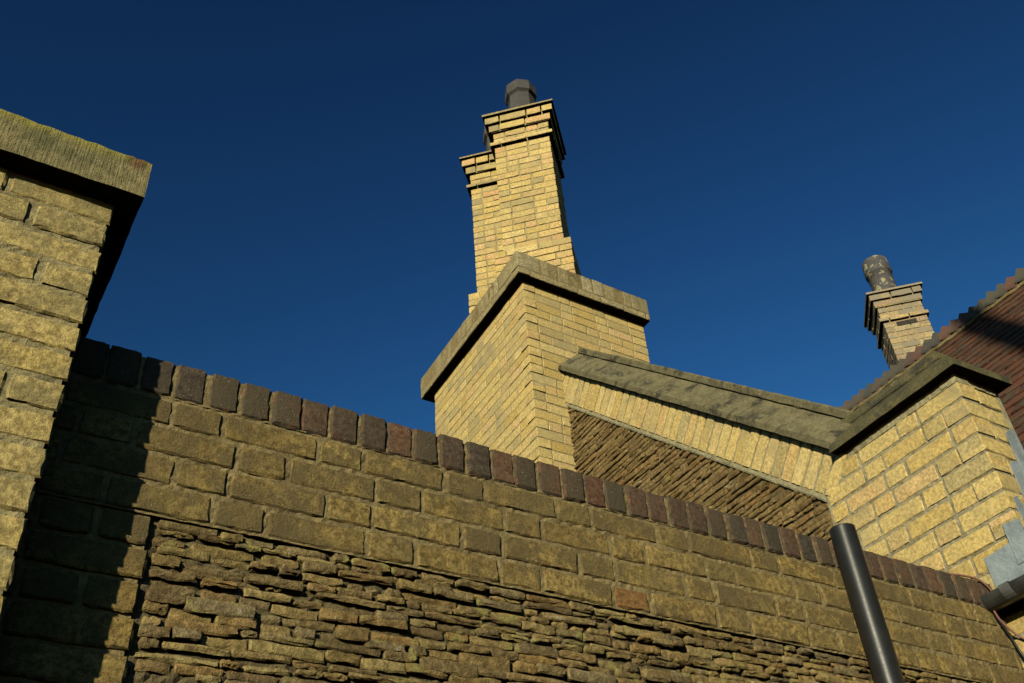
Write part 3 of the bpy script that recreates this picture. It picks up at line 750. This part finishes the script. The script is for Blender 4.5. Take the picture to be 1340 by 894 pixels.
def main_chimney():
    rg = random.Random(41)
    BX, BY, BL, BW, BT = 3.281, 4.60, 1.632, 1.19, 5.157
    t = thing('chimney', 'large yellow brick chimney breast carrying two joined diagonal stacks with dark pots', 'chimney', (BX+.6, BY+.8, -EYE))
    LF = Frame((BX, BY, 0), -sv, -nv); FF = Frame((BX, BY, 0), (1, 0, 0), (0, -1, 0))
    i = .0038
    pts = [(Vector((BX, BY, 0))+sv*i+Vector((i, 0, 0))), Vector((BX, BY, 0))+Vector((BW-i, i, 0)), Vector((BX, BY, 0))+Vector((BW-i, 0, 0))+sv*(BL-i), Vector((BX+i, BY, 0))+sv*(BL-i)]
    V = [q+Vector((0, 0, z)) for z in (-EYE, BT+.1) for q in pts]
    F = [(3, 2, 1, 0), (4, 5, 6, 7)]+[(k, (k+1) % 4, 4+(k+1) % 4, 4+k) for k in range(4)]
    br = part('chimney_breast', t, V, F, M['house_mortar'])
    B = Pieces('brick', 'brick_rest', 292); H = .0806
    w1 = BT; c = 0
    while w1 > 2.75:
        w0 = w1-H; st = c % 2 == 0; h = H-.008
        for a, b in flemish(BL, 0 if st else .111, rg, .0085, .221, .106):
            me = piece(b-a, .1025, round(h, 3), .003, .0015, 4, 2, 0, rg.randrange(4))
            B.add(br, LF, -(a+b)/2, w0+h/2, me, M['house_brick'], rg.uniform(-.002, .002), R(rg.uniform(-.6, .6)), size=(b-a, h), vis=w1 > 3.5-.3*a)
        for a, b in flemish(BW, .111 if st else 0, rg, .0085, .221, .106):
            me = piece(b-a, .1025, round(h, 3), .003, .0015, 4, 2, 0, rg.randrange(4))
            B.add(br, FF, (a+b)/2, w0+h/2, me, M['house_brick'], rg.uniform(-.002, .002), R(rg.uniform(-.6, .6)), size=(b-a, h), vis=w1 > 3.5 and (a < .16 or w0 > 4.25))
        w1 -= H; c += 1
    # oversailing head: a thin course, then bricks on edge
    ov = .078
    SL = Pieces('slab_brick', 'slab_rest', 80)
    C0 = Vector((BX, BY, 0))
    hl = part('chimney_head', t, *join(([q+Vector((0, 0, z)) for z in (BT+.004, BT+.23) for q in
        (C0+sv*(-ov+.005)+Vector((-ov+.005, 0, 0)), C0+Vector((BW+ov*.38, 0, 0))+sv*(-ov+.005), C0+Vector((BW+ov*.38, 0, 0))+sv*(BL+ov+.05), C0+Vector((-ov+.005, 0, 0))+sv*(BL+ov+.05))],
        [(3, 2, 1, 0), (4, 5, 6, 7)]+[(k, (k+1) % 4, 4+(k+1) % 4, 4+k) for k in range(4)])), M['mortar'])
    L2 = Frame(C0+sv*-ov+Vector((-ov, 0, 0)), -sv, -nv); F2 = Frame(C0+sv*-ov+Vector((-ov, 0, 0)), (1, 0, 0), (0, -1, 0))
    for fr, sg, ln, u in ((L2, -1, 1.852, 0), (F2, 1, BW+ov*1.4, .0)):
        u = 0 if sg < 0 else .112
        while u < ln-.02:
            L = min(.222, ln-u)
            me = piece(L, .1025, .062, .005, .003, 5, 2, 0, rg.randrange(4))
            SL.add(hl, fr, sg*(u+L/2), BT+.035, me, M['slab_brick'], rg.uniform(-.003, .004), R(rg.uniform(-.7, .7)), size=(L, .06)); u += L+.008
        u = 0 if sg > 0 else .114
        while u < ln-.02:
            L = min(rg.choice((.105, .105, .075, .21)), ln-u)
            if L < .04: break
            hh = .155+rg.uniform(-.006, .008)
            me = piece(L, .1025, .16, .004, .0025, 4, 4, 0, rg.randrange(4))
            SL.add(hl, fr, sg*(u+L/2), BT+.073+hh/2, me, M['slab_brick'], -.004+rg.uniform(-.003, .003), R(rg.uniform(-.7, .7)), size=(L, .15), sz=hh/.16); u += L+.009
    SL.flush()
    # two shafts set diagonally
    HS = .0787
    for n_, (cx, cy) in enumerate(((3.878, 5.137), (3.94, 5.715))):
        hf = .275
        shaft = part('stack', t, *join(diag_box(cx, cy, hf-.007, BT+.2, 7.86), diag_box(cx, cy, hf+.06, BT+.2, 5.985), diag_box(cx, cy, hf+.02, 7.66, 7.84)), M['house_mortar'])
        skip = (2, 1) if n_ == 0 else (1,)
        z = 5.985; k = 0
        while z > 5.36: column(B, shaft, cx, cy, hf+.068, z-HS, HS, M['slab_brick'] if k == 0 and False else M['far_brick'], k % 2, rg, vis=z > 5.5); z -= HS; k += 1
        z = 7.448; k = 0
        while z > 5.96: column(B, shaft, cx, cy, hf, z-HS, HS, M['far_brick'], k % 2, rg, vis=(n_ == 0 or True)); z -= HS; k += 1
        column(B, shaft, cx, cy, hf+.040, 7.448, .05, M['far_brick'], 0, rg, long=True)
        for k in range(2): column(B, shaft, cx, cy, hf+.002, 7.498+k*.081, .081, M['far_brick'], k % 2, rg)
        column(B, shaft, cx, cy, hf+.036, 7.660, .092, M['far_brick'], 0, rg)
        column(B, shaft, cx, cy, hf+.066, 7.752, .095, M['far_brick'], 1, rg)
        # thin tile slab and flaunching
        C = Vector((cx, cy, 0)); V = []
        for hf2, z_ in ((hf+.086, 7.858), (hf+.086, 7.88), (hf+.06, 7.896), (.17, 7.99), (.12, 8.0)):
            for a, b in ((-1, -1), (1, -1), (1, 1), (-1, 1)): V.append(C+tv*hf2*a+mv*hf2*b+Vector((0, 0, z_+rg.uniform(-.004, .004))))
        F = [(3, 2, 1, 0), (16, 17, 18, 19)]+[(r*4+k, r*4+(k+1) % 4, r*4+4+(k+1) % 4, r*4+4+k) for r in range(4) for k in range(4)]
        part('flaunching', shaft, V, F, M['slab_brick'])
        prof = [(.150, 7.95), (.142, 8.43), (.172, 8.455), (.168, 8.60), (.155, 8.612), (.125, 8.612), (.12, 8.0)]
        pot = part('chimney_pot', t, *lathe(cx, cy, prof, 8, R(22.5+22.5)), M['pot'], label='dark grey octagonal chimney pot with collar')
    B.flush()
main_chimney()

def small_chimney():
    rg = random.Random(51)
    hf = .2425; mm, tt = 9.4+hf, 2.7875
    cx, cy = (mm+tt)/math.sqrt(2), (mm-tt)/math.sqrt(2)
    t = thing('chimney', 'small mottled brick chimney with one lichened round pot, behind the serrated roof ridge', 'chimney', (cx, cy, 4.0))
    sh = part('stack', t, *join(diag_box(cx, cy, hf-.007, 4.0, 7.32), diag_box(cx, cy, hf+.02, 7.1, 7.3)), M['house_mortar'])
    B = Pieces('brick', 'brick_rest', 200); HS = .079
    z = 6.885; k = 0
    while z > 5.5:
        column(B, sh, cx, cy, hf, z-HS, HS, M['pink_brick'], k % 2, rg); z -= HS; k += 1
    column(B, sh, cx, cy, hf+.03, 6.885, .055, M['pink_brick'], 0, rg, long=True)
    for k in range(2): column(B, sh, cx, cy, hf+.002, 6.94+k*.083, .083, M['pink_brick'], k % 2, rg)
    column(B, sh, cx, cy, hf+.026, 7.106, .085, M['pink_brick'], 0, rg)
    column(B, sh, cx, cy, hf+.052, 7.191, .085, M['pink_brick'], 1, rg)
    B.flush()
    C = Vector((cx, cy, 0)); V = []
    for hf2, z_ in ((hf+.075, 7.279), (hf+.075, 7.305), (hf+.05, 7.32), (.17, 7.40), (.12, 7.41)):
        for a, b in ((-1, -1), (1, -1), (1, 1), (-1, 1)): V.append(C+tv*hf2*a+mv*hf2*b+Vector((0, 0, z_)))
    F = [(3, 2, 1, 0), (16, 17, 18, 19)]+[(r*4+k, r*4+(k+1) % 4, r*4+4+(k+1) % 4, r*4+4+k) for r in range(4) for k in range(4)]
    part('flaunching', sh, V, F, M['pink_brick'])
    fr = Frame(C-mv*hf-tv*hf, tv, -mv)
    part('air_brick', sh, *join(fbox(fr, .14, .36, 6.796, 6.860, -.002, .0045), *[fbox(fr, .15+i*.026, .165+i*.026, 6.80, 6.855, -.002, .007) for i in range(8)]), M['small_brick_vent'], label='dark ventilation brick below the string course')
    prof = [(.132, 7.36), (.138, 7.55), (.143, 7.745), (.155, 7.752), (.158, 7.76), (.158, 7.81), (.154, 7.93), (.150, 7.965), (.142, 7.975), (.115, 7.975), (.11, 7.4)]
    part('chimney_pot', t, *lathe(cx-.02, cy, prof, 24, 0, .003), M['pot_lichen'], True, label='round grey pot blotched with yellow lichen')
small_chimney()

# ------------------------------------------------------------------ pipe, cables, pole
def standing_pipe():
    x, y, r, zt = 2.527, 1.862, .0425, 1.475
    t = thing('vent_pipe', 'black plastic pipe standing upright in front of the wall, open at the top', 'pipe', (x, y, -EYE))
    V, F = lathe(x, y, [(r, -EYE), (r, -.3), (r, .6), (r, zt-.004), (r, zt-.0015), (r-.0008, zt), (r-.003, zt+.001), (r-.0032, zt-.25)], 40)
    part('pipe', t, V, F, M['plastic'], True)
    for z in (.93, -.4):
        br = join(tuple(lathe(x, y, [(r+.001, z-.014), (r+.004, z-.013), (r+.004, z+.013), (r+.001, z+.014)], 32)), box_vf(x-.012, x+.012, y+r, YW+.004, z-.012, z+.012), box_vf(x-.05, x+.05, YW-.006, YW+.004, z-.012, z+.012))
        part('clip', t, *br, M['plastic'])
standing_pipe()
def cable(name, label, pts, r, mat):
    # smooth the run with Catmull-Rom
    P = [Vector(q) for q in pts]; out = []
    for i in range(len(P)-1):
        a, b, c, d = P[max(i-1, 0)], P[i], P[i+1], P[min(i+2, len(P)-1)]
        for k in range(8):
            s = k/8; out.append(.5*((2*b)+(c-a)*s+(2*a-5*b+4*c-d)*s*s+(3*b-a-3*c+d)*s**3))
    out.append(P[-1])
    V, F = tube([q+Vector((0, 0, EYE)) for q in out], r, 8)
    o = bpy.data.objects.new(name, mesh_of(name, V, F, mat, True)); COL.objects.link(o)
    o['label'] = label; o['category'] = 'cable'
cable('cable', 'thin pink cable looped over the end of the wall coping', [(3.10, 2.0, 1.492), (3.22, 1.97, 1.495), (3.32, 1.945, 1.487), (3.372, 1.935, 1.455), (3.385, 1.934, 1.415), (3.362, 1.932, 1.385), (3.345, 1.934, 1.365), (3.37, 1.936, 1.32), (3.41, 1.92, 1.27), (3.408, 1.87, 1.22)], .0042, M['pink_cable'])
cable('cable', 'black cable running down where the wall meets the house', [(3.352, 1.939, 1.372), (3.362, 1.94, 1.33), (3.39, 1.938, 1.27), (3.408, 1.93, 1.20), (3.41, 1.90, 1.10), (3.41, 1.88, .95)], .0045, M['plastic'])
def shadow_pole():
    # assumed pole, added unseen behind the viewer to cast the wing roof's dark band
    d = 9.0; bx, by = 5.776-math.sin(SUN_AZ)*d, 2.69-math.cos(SUN_AZ)*d
    t = thing('shadow_pole', 'tall wooden pole added out of view behind the viewpoint to shade a band of the wing roof', 'pole', (bx, by, -EYE))
    part('shaft', t, *tube([(bx, by, -EYE+i*1.0) for i in range(10)], .115, 16, .085), M['wood'], True)
    part('cap', t, *lathe(bx, by, [(.095, 7.38), (.095, 7.42), (.01, 7.47)], 16), M['plastic'])
shadow_pole()
